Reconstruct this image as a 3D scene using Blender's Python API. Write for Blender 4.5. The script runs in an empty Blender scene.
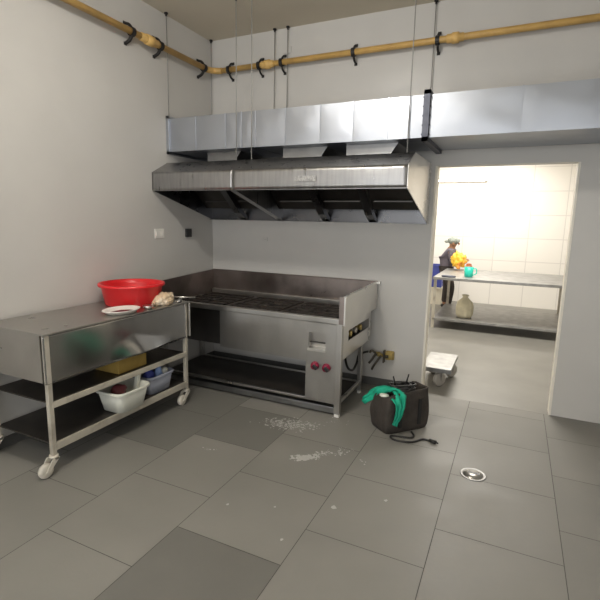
import bpy, bmesh, math, random
from mathutils import Vector, Matrix, noise

random.seed(7)
SC = bpy.context.scene
COL = SC.collection
PI = math.pi

# ------------------------------------------------------------------ materials
def mat(name, color, rough=0.5, metal=0.0, var=0.0, vscale=6.0, stretch=(1, 1, 1),
        rvar=0.0, bump=0.0, bscale=20.0, spec=0.5, dirt=None, dirt_scale=3.0, dirt_lo=0.5, dirt_hi=0.7,
        emit=None, transmission=0.0):
    m = bpy.data.materials.new(name)
    m.use_nodes = True
    nt = m.node_tree
    b = nt.nodes['Principled BSDF']
    b.inputs['Roughness'].default_value = rough
    b.inputs['Metallic'].default_value = metal
    b.inputs['Specular IOR Level'].default_value = spec
    b.inputs['Transmission Weight'].default_value = transmission
    c = (*color, 1)
    b.inputs['Base Color'].default_value = c
    if emit:
        b.inputs['Emission Color'].default_value = c
        b.inputs['Emission Strength'].default_value = emit
    if not (var or rvar or bump or dirt):
        return m
    geo = nt.nodes.new('ShaderNodeTexCoord')
    mp = nt.nodes.new('ShaderNodeMapping')
    mp.inputs['Scale'].default_value = stretch
    nt.links.new(geo.outputs['Object'], mp.inputs['Vector'])
    n = nt.nodes.new('ShaderNodeTexNoise')
    n.inputs['Scale'].default_value = vscale
    n.inputs['Detail'].default_value = 5
    nt.links.new(mp.outputs['Vector'], n.inputs['Vector'])
    last = None
    if var:
        r = nt.nodes.new('ShaderNodeMapRange')
        r.inputs['From Min'].default_value = 0.3
        r.inputs['From Max'].default_value = 0.7
        r.inputs['To Min'].default_value = 1 - var
        r.inputs['To Max'].default_value = 1 + var
        nt.links.new(n.outputs['Fac'], r.inputs['Value'])
        mx = nt.nodes.new('ShaderNodeMix')
        mx.data_type = 'RGBA'
        mx.blend_type = 'MULTIPLY'
        mx.inputs['Factor'].default_value = 1
        mx.inputs['A'].default_value = c
        nt.links.new(r.outputs['Result'], mx.inputs['B'])
        last = mx.outputs['Result']
        nt.links.new(last, b.inputs['Base Color'])
    if dirt:
        n2 = nt.nodes.new('ShaderNodeTexNoise')
        n2.inputs['Scale'].default_value = dirt_scale
        n2.inputs['Detail'].default_value = 6
        nt.links.new(mp.outputs['Vector'], n2.inputs['Vector'])
        r2 = nt.nodes.new('ShaderNodeMapRange')
        r2.inputs['From Min'].default_value = dirt_lo
        r2.inputs['From Max'].default_value = dirt_hi
        nt.links.new(n2.outputs['Fac'], r2.inputs['Value'])
        m2 = nt.nodes.new('ShaderNodeMix')
        m2.data_type = 'RGBA'
        nt.links.new(r2.outputs['Result'], m2.inputs['Factor'])
        if last:
            nt.links.new(last, m2.inputs['A'])
        else:
            m2.inputs['A'].default_value = c
        m2.inputs['B'].default_value = (*dirt, 1)
        nt.links.new(m2.outputs['Result'], b.inputs['Base Color'])
    if rvar:
        r3 = nt.nodes.new('ShaderNodeMapRange')
        r3.inputs['From Min'].default_value = 0.3
        r3.inputs['From Max'].default_value = 0.7
        r3.inputs['To Min'].default_value = max(0.02, rough - rvar)
        r3.inputs['To Max'].default_value = rough + rvar
        nt.links.new(n.outputs['Fac'], r3.inputs['Value'])
        nt.links.new(r3.outputs['Result'], b.inputs['Roughness'])
    if bump:
        n4 = nt.nodes.new('ShaderNodeTexNoise')
        n4.inputs['Scale'].default_value = bscale
        n4.inputs['Detail'].default_value = 3
        nt.links.new(geo.outputs['Object'], n4.inputs['Vector'])
        bp = nt.nodes.new('ShaderNodeBump')
        bp.inputs['Strength'].default_value = bump
        bp.inputs['Distance'].default_value = 0.02
        nt.links.new(n4.outputs['Fac'], bp.inputs['Height'])
        nt.links.new(bp.outputs['Normal'], b.inputs['Normal'])
    return m

M = {}
M['plaster'] = mat('plaster_wall', (0.54, 0.525, 0.498), 0.42, var=0.04, vscale=1.6, bump=0.04, bscale=6, rvar=0.08)
M['ceiling'] = mat('ceiling_paint', (0.60, 0.545, 0.44), 0.85, var=0.03, vscale=1.2)
M['skirting'] = mat('dark_skirting', (0.10, 0.098, 0.092), 0.5, var=0.15)
M['jamb'] = mat('cream_jamb', (0.80, 0.76, 0.67), 0.5, var=0.05)
M['grout'] = mat('floor_grout', (0.075, 0.072, 0.065), 0.9)
_tile = dict(spec=0.25, var=0.06, vscale=2.2, rvar=0.10, bump=0.03, bscale=40, dirt_scale=1.3, dirt_lo=0.55, dirt_hi=0.8)
M['tile_a'] = mat('floor_tile_grey', (0.228, 0.220, 0.200), 0.5, dirt=(0.215, 0.208, 0.188), **_tile)
M['tile_b'] = mat('floor_tile_mid_grey', (0.216, 0.209, 0.190), 0.5, dirt=(0.205, 0.198, 0.178), **_tile)
M['tile_c'] = mat('floor_tile_dark_grey', (0.162, 0.158, 0.143), 0.45, dirt=(0.160, 0.155, 0.14), **_tile)
M['far_tile'] = mat('far_floor_tile', (0.20, 0.192, 0.172), 0.4, var=0.08, vscale=3)
M['white_tile'] = mat('white_wall_tile', (0.80, 0.775, 0.72), 0.3, var=0.02)
M['white_paint'] = mat('white_paint', (0.8, 0.77, 0.7), 0.6)
M['galv'] = mat('galvanised_sheet', (0.41, 0.43, 0.47), 0.40, 1.0, var=0.03, vscale=5, rvar=0.05)
M['galv_dull'] = mat('dull_galvanised_sheet', (0.30, 0.30, 0.30), 0.36, 1.0, var=0.10, vscale=9, rvar=0.08)
M['hood'] = mat('brushed_hood_steel', (0.345, 0.34, 0.338), 0.34, 1.0, var=0.13, vscale=6, stretch=(6, 6, 0.5), rvar=0.08,
                bump=0.10, bscale=3.0)
M['hood_end'] = mat('hood_end_steel', (0.84, 0.82, 0.79), 0.30, 1.0, var=0.05, vscale=4, rvar=0.05, bump=0.05, bscale=3.0)  # paler than the hood front, with the doorway's reflected brightness put in
M['hood_in'] = mat('dark_hood_interior', (0.13, 0.13, 0.135), 0.30, 1.0, var=0.15, vscale=4, rvar=0.08)  # inner sheet, darker base than the hood front
M['filter'] = mat('dark_filter', (0.085, 0.08, 0.075), 0.36, 1.0, var=0.25, vscale=5)
M['deck'] = mat('scuffed_deck', (0.34, 0.335, 0.325), 0.45, 0.8, var=0.2, vscale=9)
M['dark_apron'] = mat('reflection_dark_sheet', (0.16, 0.15, 0.14), 0.30, 1.0, var=0.2, vscale=3)  # base darkened to hold the cart's dark reflection
M['sticker'] = mat('worn_sticker', (0.26, 0.255, 0.25), 0.5, dirt=(0.40, 0.395, 0.385), dirt_scale=60, dirt_lo=0.45, dirt_hi=0.6)
M['cart_front'] = mat('polished_stainless', (0.42, 0.415, 0.405), 0.15, 1.0, var=0.08, vscale=4)
M['dark_steel'] = mat('dark_flange', (0.10, 0.105, 0.13), 0.5, 0.7, var=0.2, vscale=14)
M['steel'] = mat('worn_stainless', (0.47, 0.455, 0.43), 0.33, 1.0, var=0.08, vscale=4, rvar=0.07, bump=0.04, bscale=4,
                 dirt=(0.42, 0.40, 0.37), dirt_scale=2.5, dirt_lo=0.5, dirt_hi=0.9)
M['steel_bright'] = mat('bright_stainless', (0.72, 0.70, 0.66), 0.30, 1.0, var=0.05, vscale=4, rvar=0.05, bump=0.03, bscale=4)
M['steel_front'] = mat('streaked_stainless', (0.47, 0.455, 0.43), 0.32, 1.0, var=0.14, vscale=2, stretch=(2, 2, 0.8), rvar=0.02,
                       bump=0.03, bscale=3)
M['sooty'] = mat('heat_browned_steel', (0.27, 0.23, 0.21), 0.34, 0.95, var=0.2, vscale=3.5, rvar=0.1, bump=0.06, bscale=4,
                 dirt=(0.11, 0.09, 0.08), dirt_scale=2.2, dirt_lo=0.45, dirt_hi=0.75)
M['burnt'] = mat('burnt_deck', (0.075, 0.06, 0.052), 0.42, 0.6, var=0.4, vscale=6, bump=0.3, bscale=18,
                 dirt=(0.16, 0.125, 0.10), dirt_scale=4, dirt_lo=0.55, dirt_hi=0.75)
M['iron'] = mat('cast_iron', (0.05, 0.042, 0.037), 0.5, 0.6, var=0.3, vscale=12, bump=0.2, bscale=30)
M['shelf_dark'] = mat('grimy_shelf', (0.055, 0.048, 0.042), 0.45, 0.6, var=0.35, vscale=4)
M['rail'] = mat('worn_painted_steel', (0.54, 0.50, 0.42), 0.5, 0.25, var=0.1, vscale=8, dirt=(0.35, 0.31, 0.25), dirt_scale=6)
M['pipe'] = mat('yellow_gas_pipe', (0.56, 0.35, 0.11), 0.45, var=0.14, vscale=5, dirt=(0.38, 0.22, 0.075), dirt_scale=6, dirt_lo=0.52, dirt_hi=0.8)
M['pipe_fit'] = mat('yellow_fitting', (0.66, 0.42, 0.14), 0.5, var=0.12, vscale=16)
M['black_metal'] = mat('black_bracket', (0.018, 0.016, 0.015), 0.5, 0.2, var=0.2)
M['rod'] = mat('zinc_rod', (0.30, 0.295, 0.28), 0.5, 0.2)
M['white_plastic'] = mat('white_plastic', (0.78, 0.76, 0.71), 0.4)
M['black_plastic'] = mat('black_plastic', (0.015, 0.015, 0.016), 0.4)
M['red_plastic'] = mat('red_plastic', (0.66, 0.015, 0.02), 0.32, var=0.04)
M['pink_red'] = mat('crimson_knob', (0.24, 0.008, 0.04), 0.4)
M['paper'] = mat('brown_paper', (0.66, 0.50, 0.33), 0.8, var=0.2, vscale=14, dirt=(0.78, 0.70, 0.58), dirt_scale=9)
M['flour'] = mat('white_powder', (0.42, 0.41, 0.39), 0.9)
M['bag'] = mat('black_brown_canvas', (0.042, 0.034, 0.028), 0.8, var=0.35, vscale=8, bump=0.4, bscale=25)
M['strap'] = mat('black_webbing', (0.012, 0.012, 0.012), 0.7)
M['green'] = mat('green_cloth', (0.005, 0.36, 0.22), 0.75, var=0.25, vscale=14, bump=0.3, bscale=30)
M['cable'] = mat('black_cable', (0.014, 0.013, 0.012), 0.45)
M['brass'] = mat('dull_brass', (0.42, 0.31, 0.10), 0.5, 0.4, var=0.2, vscale=20)
M['hose'] = mat('brown_rubber_hose', (0.05, 0.04, 0.025), 0.5, var=0.2)
M['rubber'] = mat('grey_rubber', (0.33, 0.31, 0.28), 0.6, var=0.1)
M['caster'] = mat('pale_caster', (0.60, 0.56, 0.48), 0.5, var=0.12, vscale=20)
M['grey_tub'] = mat('grey_blue_plastic', (0.36, 0.38, 0.45), 0.45, var=0.06)
M['white_tub'] = mat('offwhite_plastic', (0.70, 0.70, 0.62), 0.4, var=0.05)
M['blue'] = mat('blue_plastic', (0.07, 0.09, 0.38), 0.4, var=0.15)
M['pale_blue'] = mat('pale_blue_plastic', (0.25, 0.36, 0.62), 0.4)
M['ochre'] = mat('ochre_card', (0.30, 0.20, 0.045), 0.7, var=0.2, vscale=9)
M['maroon'] = mat('maroon_plastic', (0.14, 0.03, 0.035), 0.5)
M['yellow_bag'] = mat('yellow_plastic', (0.95, 0.60, 0.05), 0.5, var=0.2, vscale=9, dirt=(0.95, 0.36, 0.08), dirt_scale=7, dirt_lo=0.5, dirt_hi=0.62)
M['teal'] = mat('teal_plastic', (0.02, 0.50, 0.38), 0.4)
M['brown_red'] = mat('red_brown_clay', (0.42, 0.13, 0.06), 0.6)
M['sack'] = mat('cream_sack', (0.66, 0.61, 0.45), 0.8, var=0.12, vscale=10, bump=0.2)
M['cream'] = mat('cream_board', (0.66, 0.61, 0.50), 0.6, var=0.05)
M['skin'] = mat('skin', (0.36, 0.19, 0.11), 0.55)
M['hair'] = mat('dark_hair', (0.02, 0.016, 0.014), 0.6)
M['cap'] = mat('grey_green_cap', (0.26, 0.29, 0.26), 0.8, var=0.3, vscale=30)
M['shirt'] = mat('dark_purple_grey_cloth', (0.12, 0.105, 0.13), 0.8, var=0.25, vscale=6)
M['trousers'] = mat('dark_trousers', (0.055, 0.045, 0.042), 0.85, var=0.2)
M['shoe'] = mat('black_shoe', (0.015, 0.013, 0.012), 0.5)
M['tube'] = mat('lit_tube', (1.0, 0.96, 0.88), 0.4, emit=9.0)

# wall tile grid for the far kitchen (real joints in the tiling, world sized)
def tiled_wall_material():
    m = bpy.data.materials.new('white_tiled_wall')
    m.use_nodes = True
    nt = m.node_tree
    b = nt.nodes['Principled BSDF']
    b.inputs['Roughness'].default_value = 0.35
    tc = nt.nodes.new('ShaderNodeTexCoord')
    sep = nt.nodes.new('ShaderNodeSeparateXYZ')
    nt.links.new(tc.outputs['Object'], sep.inputs[0])
    add = nt.nodes.new('ShaderNodeMath'); add.operation = 'ADD'
    nt.links.new(sep.outputs['X'], add.inputs[0]); nt.links.new(sep.outputs['Y'], add.inputs[1])
    cmb = nt.nodes.new('ShaderNodeCombineXYZ')
    nt.links.new(add.outputs[0], cmb.inputs['X']); nt.links.new(sep.outputs['Z'], cmb.inputs['Y'])
    br = nt.nodes.new('ShaderNodeTexBrick')
    br.offset = 0
    br.inputs['Color1'].default_value = (0.86, 0.83, 0.775, 1)
    br.inputs['Color2'].default_value = (0.84, 0.81, 0.755, 1)
    br.inputs['Mortar'].default_value = (0.70, 0.67, 0.63, 1)
    br.inputs['Scale'].default_value = 1
    br.inputs['Mortar Size'].default_value = 0.008
    br.inputs['Brick Width'].default_value = 0.6
    br.inputs['Row Height'].default_value = 0.45
    nt.links.new(cmb.outputs[0], br.inputs['Vector'])
    nt.links.new(br.outputs['Color'], b.inputs['Base Color'])
    return m
M['tiled'] = tiled_wall_material()

# ------------------------------------------------------------------ mesh helpers
class MB:
    def __init__(self):
        self.bm = bmesh.new()
        self.mats = []

    def _xf(self, verts, mtx):
        if mtx is not None:
            bmesh.ops.transform(self.bm, matrix=mtx, verts=verts)

    def box(self, x0, y0, z0, x1, y1, z1, mtx=None, bev=0.0, mi=0):
        bm = self.bm
        r = bmesh.ops.create_cube(bm, size=1)
        vs = r['verts']
        for v in vs:
            v.co = Vector(((x0 + x1) / 2 + v.co.x * (x1 - x0), (y0 + y1) / 2 + v.co.y * (y1 - y0), (z0 + z1) / 2 + v.co.z * (z1 - z0)))
        fs = list({f for v in vs for f in v.link_faces})
        for f in fs:
            f.material_index = mi
        if bev:
            es = list({e for v in vs for e in v.link_edges})
            rr = bmesh.ops.bevel(bm, geom=es, offset=bev, segments=2, affect='EDGES', profile=0.6)
            vs = list({v for f in rr['faces'] for v in f.verts} | {v for v in vs if v.is_valid})
        self._xf(vs, mtx)
        return self

    def prism(self, poly, axis, a, b, mtx=None):
        """poly: list of 2d points in the plane normal to axis; extruded from a to b"""
        bm = self.bm
        def P(p, t):
            if axis == 'X': return Vector((t, p[0], p[1]))
            if axis == 'Y': return Vector((p[0], t, p[1]))
            return Vector((p[0], p[1], t))
        A = [bm.verts.new(P(p, a)) for p in poly]
        B = [bm.verts.new(P(p, b)) for p in poly]
        n = len(poly)
        bm.faces.new(A); bm.faces.new(B[::-1])
        for i in range(n):
            bm.faces.new((A[i], A[(i + 1) % n], B[(i + 1) % n], B[i]))
        self._xf(A + B, mtx)
        return self

    def cyl(self, p0, p1, r0, r1=None, n=20, caps=True):
        r1 = r0 if r1 is None else r1
        p0, p1 = Vector(p0), Vector(p1)
        d = (p1 - p0).normalized()
        q = d.to_track_quat('Z', 'Y')
        bm = self.bm
        A, B = [], []
        for i in range(n):
            a = 2 * PI * i / n
            o = Vector((math.cos(a), math.sin(a), 0))
            A.append(bm.verts.new(p0 + q @ (o * r0)))
            B.append(bm.verts.new(p1 + q @ (o * r1)))
        for i in range(n):
            f = bm.faces.new((A[i], A[(i + 1) % n], B[(i + 1) % n], B[i])); f.smooth = True
        if caps:
            bm.faces.new(A[::-1]); bm.faces.new(B)
        return self

    def lathe(self, prof, center=(0, 0, 0), n=32, axis=(0, 0, 1), sx=1, sy=1, close=False):
        """prof: list of (r, h)."""
        bm = self.bm
        q = Vector(axis).to_track_quat('Z', 'Y')
        c = Vector(center)
        rings = []
        for r, h in prof:
            if r < 1e-6:
                rings.append([bm.verts.new(c + q @ Vector((0, 0, h)))])
            else:
                rings.append([bm.verts.new(c + q @ Vector((math.cos(2 * PI * i / n) * r * sx, math.sin(2 * PI * i / n) * r * sy, h))) for i in range(n)])
        for a, b in zip(rings, rings[1:]):
            for i in range(n):
                j = (i + 1) % n
                if len(a) == 1 and len(b) == 1: continue
                if len(a) == 1: f = bm.faces.new((a[0], b[j], b[i]))
                elif len(b) == 1: f = bm.faces.new((a[i], a[j], b[0]))
                else: f = bm.faces.new((a[i], a[j], b[j], b[i]))
                f.smooth = True
        return self

    def tube(self, pts, r, n=10, sub=6, smooth=True, flat=1.0):
        """swept tube through pts (Catmull-Rom)."""
        P = [Vector(p) for p in pts]
        if smooth and len(P) > 2:
            Q = []
            for i in range(len(P) - 1):
                p0 = P[max(i - 1, 0)]; p1 = P[i]; p2 = P[i + 1]; p3 = P[min(i + 2, len(P) - 1)]
                for k in range(sub):
                    t = k / sub
                    Q.append(0.5 * ((2 * p1) + (p2 - p0) * t + (2 * p0 - 5 * p1 + 4 * p2 - p3) * t * t + (3 * p1 - p0 - 3 * p2 + p3) * t ** 3))
            Q.append(P[-1])
            P = Q
        bm = self.bm
        rings = []
        prev = None
        for i, p in enumerate(P):
            d = (P[min(i + 1, len(P) - 1)] - P[max(i - 1, 0)])
            if d.length < 1e-9: d = Vector((0, 0, 1))
            d.normalize()
            if prev is None:
                u = d.orthogonal().normalized()
            else:
                u = prev - d * prev.dot(d)
                if u.length < 1e-6: u = d.orthogonal()
                u.normalize()
            prev = u
            w = d.cross(u)
            rr = r(i / (len(P) - 1)) if callable(r) else r
            rings.append([bm.verts.new(p + (u * math.cos(2 * PI * k / n) + w * math.sin(2 * PI * k / n) * flat) * rr) for k in range(n)])
        for a, b in zip(rings, rings[1:]):
            for k in range(n):
                f = bm.faces.new((a[k], a[(k + 1) % n], b[(k + 1) % n], b[k])); f.smooth = True
        bm.faces.new(rings[0][::-1]); bm.faces.new(rings[-1])
        return self

    def blob(self, c, s, sub=3, amp=0.2, freq=3.0, seed=0, fold=0.0):
        r = bmesh.ops.create_icosphere(self.bm, subdivisions=sub, radius=1)
        for v in r['verts']:
            n = v.co.normalized()
            k = 1 + amp * noise.noise(n * freq + Vector((seed, seed * 2.3, 0))) + fold * abs(noise.noise(n * freq * 2.3 + Vector((0, seed, 5))))
            v.co = Vector(c) + Vector((n.x * s[0] * k, n.y * s[1] * k, n.z * s[2] * k))
            for f in v.link_faces: f.smooth = True
        return self

    def build(self, name, m, parent=None, mtx=None):
        bm = self.bm
        if mtx is not None:
            bmesh.ops.transform(bm, matrix=mtx, verts=bm.verts)
        bmesh.ops.recalc_face_normals(bm, faces=bm.faces)
        me = bpy.data.meshes.new(name)
        bm.to_mesh(me); bm.free()
        for k in (m if isinstance(m, (list, tuple)) else [m]):
            me.materials.append(M[k] if isinstance(k, str) else k)
        o = bpy.data.objects.new(name, me)
        COL.objects.link(o)
        if parent is not None:
            o.parent = parent
        return o

def empty(name, loc, label, cat, group=None, rz=0.0):
    o = bpy.data.objects.new(name, None)
    COL.objects.link(o)
    o.location = loc
    o.rotation_euler = (0, 0, rz)
    o.empty_display_size = 0.1
    o['label'] = label; o['category'] = cat
    if group: o['group'] = group
    return o

def tag(o, label, cat, group=None, kind=None):
    o['label'] = label; o['category'] = cat
    if group: o['group'] = group
    if kind: o['kind'] = kind
    return o

def struct(o, label=None, cat=None):
    o['kind'] = 'structure'
    if label:
        o['label'] = label; o['category'] = cat
    return o

def solid(o, t, off=-1):
    md = o.modifiers.new('solid', 'SOLIDIFY'); md.thickness = t; md.offset = off
    return o

def at(parent):
    """world->parent local translation for empties without rotation"""
    return Matrix.Translation(-Vector(parent.location))

# ------------------------------------------------------------------ setting
ZC = 3.437          # ceiling height
DX0, DX1, DZ = 2.40, 3.50, 2.10   # doorway
WT = 0.12           # wall thickness
RX, RY = 5.2, -6.6  # right wall / rear wall
FY, FX0, FX1, FZ = 5.7, 0.4, 5.6, 3.0   # far kitchen

# tiled floor: each tile a face, staggered columns, real gaps over a grout bed
def floor_mesh():
    b = MB(); bm = b.bm
    g = 0.0018
    def quad(x0, y0, x1, y1, z, mi):
        vs = [bm.verts.new((x, y, z)) for x, y in ((x0, y0), (x1, y0), (x1, y1), (x0, y1))]
        f = bm.faces.new(vs); f.material_index = mi
    quad(-0.02, RY, RX, 0.0, -0.003, 0)
    cols = [-0.17, 0.435, 1.039, 1.622, 2.236, 2.848, 3.45, 4.05, 4.65, 5.25]
    dark = {(2, 0): 3, (3, 3): 3, (1, 2): 3, (2, 2): 3}
    rnd = random.Random(11)
    for c in range(len(cols) - 1):
        x0, x1 = max(cols[c], 0), min(cols[c + 1], RX)
        ph = -1.69 if c % 2 == 0 else -1.975
        for k in range(-9, 5):
            y0 = ph + 0.603 * k; y1 = y0 + 0.603
            y0, y1 = max(y0, RY), min(y1, 0.0)
            if y1 - y0 < 0.02: continue
            mi = 1 if rnd.random() < 0.55 else 2
            key = (c, k)
            if key in DARK: mi = 3
            if key in LIGHT: mi = 1
            quad(x0 + g, y0 + g, x1 - g, y1 - g, 0.0, mi)
    return b
# column 2 spans x 1.04-1.62 (joints at -1.69 + k*.6), column 3 spans 1.62-2.24 (joints at -1.975 + k*.6)
DARK = {(2, 0), (3, -2), (1, 0), (1, 1)}
LIGHT = {(2, -1), (3, -1), (4, -1), (4, -2), (2, -2), (5, -1), (5, 0), (5, -2), (4, 0), (4, 1), (5, 1)}
struct(floor_mesh().build('floor', ['grout', 'tile_a', 'tile_b', 'tile_c']))
b = MB(); b.box(FX0, 0.0, -0.05, FX1, FY, 0.0); struct(b.build('floor', 'far_tile'))
b = MB(); b.box(-0.1, RY, ZC, RX + 0.1, WT, ZC + 0.08); struct(b.build('ceiling', 'ceiling'))
b = MB(); b.box(FX0, WT, FZ, FX1, FY, FZ + 0.08); struct(b.build('ceiling', 'white_paint'))
b = MB(); b.box(-0.1, RY, 0, 0, WT, ZC); struct(b.build('wall_left', 'plaster'))
b = MB()
b.box(0, 0, 0, DX0, WT, ZC); b.box(DX0, 0, DZ, DX1, WT, ZC); b.box(DX1, 0, 0, RX, WT, ZC)
struct(b.build('wall_back', 'plaster'))
b = MB(); b.box(RX, RY, 0, RX + 0.1, WT, ZC); struct(b.build('wall_right', 'plaster'))
b = MB(); b.box(-0.1, RY - 0.1, 0, RX + 0.1, RY, ZC); struct(b.build('wall_rear', 'plaster'))
b = MB(); b.box(FX0, FY, 0, FX1, FY + 0.1, FZ); struct(b.build('wall_far', 'tiled'))
b = MB(); b.box(FX0 - 0.1, WT, 0, FX0, FY, FZ); struct(b.build('wall_far_left', 'tiled'))
b = MB(); b.box(FX1, WT, 0, FX1 + 0.1, FY, FZ); struct(b.build('wall_far_right', 'tiled'))
b = MB()   # jamb lining, three boards
b.box(DX0 - 0.002, -0.006, 0, DX0 + 0.014, WT + 0.006, DZ)
b.box(DX1 - 0.014, -0.006, 0, DX1 + 0.002, WT + 0.006, DZ)
struct(b.build('trim_1', 'jamb'))
b = MB(); b.box(0.012, -0.012, 0, DX0 - 0.004, 0.0, 0.075); struct(b.build('baseboard_back', 'skirting'))
b = MB(); b.box(0.0, RY, 0, 0.012, 0.0, 0.075); struct(b.build('baseboard_left', 'skirting'))

# ------------------------------------------------------------------ exhaust hood
hood = empty('exhaust_hood', (1.18, -0.46, 1.595),
             'long brushed steel exhaust hood with slanted underside hung over the cooking range', 'exhaust hood')
T = at(hood)
HX0, HX1, HS = 0.006, 2.36, 0.88
PROF = [(-0.93, 1.85), (-0.93, 2.012), (-0.72, 2.12), (-0.006, 2.12), (-0.006, 1.595)]
# front fascia panels, each gently waved like thin sheet
def fascia(x0, x1, seed):
    bq = MB(); bm = bq.bm
    nx, nz = 40, 6
    V = []
    for i in range(nx + 1):
        row = []
        for j in range(nz + 1):
            x = x0 + (x1 - x0) * i / nx; z = 1.85 + 0.162 * j / nz
            w = math.sin(PI * j / nz) * (0.004 * noise.noise(Vector((x * 2.2, seed, z * 4))) + 0.002)
            row.append(bm.verts.new((x, -0.93 - w, z)))
        V.append(row)
    for i in range(nx):
        for j in range(nz):
            f = bm.faces.new((V[i][j], V[i + 1][j], V[i + 1][j + 1], V[i][j + 1])); f.smooth = True
    # folded lip at bottom
    bq.box(x0, -0.93, 1.846, x1, -0.895, 1.852)
    return bq
for i, (x0, x1) in enumerate(((HX0, HS), (HS + 0.003, HX1))):
    solid(fascia(x0, x1, 3.1 + i * 5).build('front_panel', 'hood', hood, T), 0.002)
    q = MB(); q.prism([(-0.93, 2.012), (-0.72, 2.12), (-0.72, 2.112), (-0.922, 2.008)], 'X', x0, x1)
    q.build('sloped_panel', 'hood', hood, T)
    q = MB(); q.box(x0, -0.72, 2.112, x1, -0.006, 2.12); q.build('top_panel', 'hood', hood, T)
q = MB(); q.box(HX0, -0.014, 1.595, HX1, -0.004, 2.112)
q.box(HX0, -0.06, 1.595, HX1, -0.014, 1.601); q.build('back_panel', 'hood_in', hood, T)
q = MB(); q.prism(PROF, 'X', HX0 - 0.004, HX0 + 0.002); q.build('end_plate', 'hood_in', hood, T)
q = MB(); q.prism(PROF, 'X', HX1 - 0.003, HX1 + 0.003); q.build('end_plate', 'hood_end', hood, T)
# divider between the two sections with a bent bottom flange
q = MB(); q.prism(PROF, 'X', HS - 0.003, HS + 0.003)
q.prism([(-0.93, 1.846), (-0.93, 1.852), (-0.012, 1.598), (-0.012, 1.592)], 'X', HS - 0.028, HS + 0.028)
q.build('divider', 'hood', hood, T)
# smooth dark filter plates sloping up inside, with ribs between them
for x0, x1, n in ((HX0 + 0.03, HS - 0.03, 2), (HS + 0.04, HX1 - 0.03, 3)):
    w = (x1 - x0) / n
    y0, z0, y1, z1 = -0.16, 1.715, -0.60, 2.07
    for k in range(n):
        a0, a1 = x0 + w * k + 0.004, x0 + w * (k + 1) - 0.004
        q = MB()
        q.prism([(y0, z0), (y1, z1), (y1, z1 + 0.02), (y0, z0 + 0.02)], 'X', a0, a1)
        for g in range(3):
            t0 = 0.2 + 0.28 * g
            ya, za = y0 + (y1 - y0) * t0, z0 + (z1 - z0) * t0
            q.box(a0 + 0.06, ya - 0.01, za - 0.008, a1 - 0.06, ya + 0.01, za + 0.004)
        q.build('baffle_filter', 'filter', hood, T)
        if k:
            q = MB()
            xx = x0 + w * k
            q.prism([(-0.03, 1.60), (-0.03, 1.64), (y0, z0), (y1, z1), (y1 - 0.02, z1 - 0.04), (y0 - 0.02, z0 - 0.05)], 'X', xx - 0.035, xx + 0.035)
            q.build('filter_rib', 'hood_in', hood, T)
# pale worn sticker remains on the fascia
q = MB(); q.box(1.475, -0.9385, 1.905, 1.655, -0.9335, 1.948, bev=0.002)
q.build('worn_sticker', 'sticker', hood, T)

# ------------------------------------------------------------------ exhaust duct
duct = empty('exhaust_duct', (2.0, -0.37, 2.22), 'shiny galvanised rectangular air duct hung above the hood', 'air duct')
T = at(duct)
DF, DB, DZ0, DZ1 = -0.70, -0.06, 2.225, 2.525
def duct_run(xs, seed):
    q = MB(); bm = q.bm
    for s in range(len(xs) - 1):
        x0, x1 = xs[s] + 0.002, xs[s + 1] - 0.002
        n = 8
        V = []
        for i in range(n + 1):
            row = []
            for j in range(n + 1):
                u, v = i / n, j / n
                cb = min(min(u, 1 - u), min(v, 1 - v)) * 2     # cross-broken sheet
                d = 0.006 * cb + 0.0025 * noise.noise(Vector((u * 2.5 + seed + s * 3.7, v * 2.5, s)))*min(1, cb*4)
                row.append(bm.verts.new((x0 + (x1 - x0) * u, DF - d, DZ0 + (DZ1 - DZ0) * v)))
            V.append(row)
        for i in range(n):
            for j in range(n):
                f = bm.faces.new((V[i][j], V[i + 1][j], V[i + 1][j + 1], V[i][j + 1])); f.smooth = True
        # the other three sides
        q.box(x0, DF, DZ1 - 0.001, x1, DB, DZ1); q.box(x0, DF, DZ0, x1, DB, DZ0 + 0.001); q.box(x0, DB - 0.001, DZ0, x1, DB, DZ1)
        # standing seam
        q.box(xs[s + 1] - 0.004, DF - 0.005, DZ0 - 0.003, xs[s + 1] + 0.004, DB, DZ1 + 0.003)
    return q
duct_run([0.03, 0.33, 0.656, 0.824, 0.966, 1.257, 1.575, 1.856, 2.136, 2.40], 1.3).build('duct_section', 'galv', duct, T)
duct_run([2.445, 3.05, 3.65, 4.4], 9.1).build('duct_section', 'galv', duct, T)
def ring(x0, x1, t):
    q = MB()
    q.box(x0, DF - t, DZ1 - 0.002, x1, DB + 0.02, DZ1 + t); q.box(x0, DF - t, DZ0 - t, x1, DB + 0.02, DZ0 + 0.002)
    q.box(x0, DF - t, DZ0 - t, x1, DF - 0.002, DZ1 + t); q.box(x0, DB, DZ0 - t, x1, DB + 0.02, DZ1 + t)
    return q
q = ring(0.002, 0.03, 0.022); q.build('end_flange', 'galv', duct, T)
q = ring(2.40, 2.445, 0.028)
for k in range(5):
    q.cyl((2.395, DF - 0.018, DZ0 + 0.02 + k * 0.065), (2.452, DF - 0.018, DZ0 + 0.02 + k * 0.065), 0.007, n=8)
q.build('joint_flange', 'dark_steel', duct, T)
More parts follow.
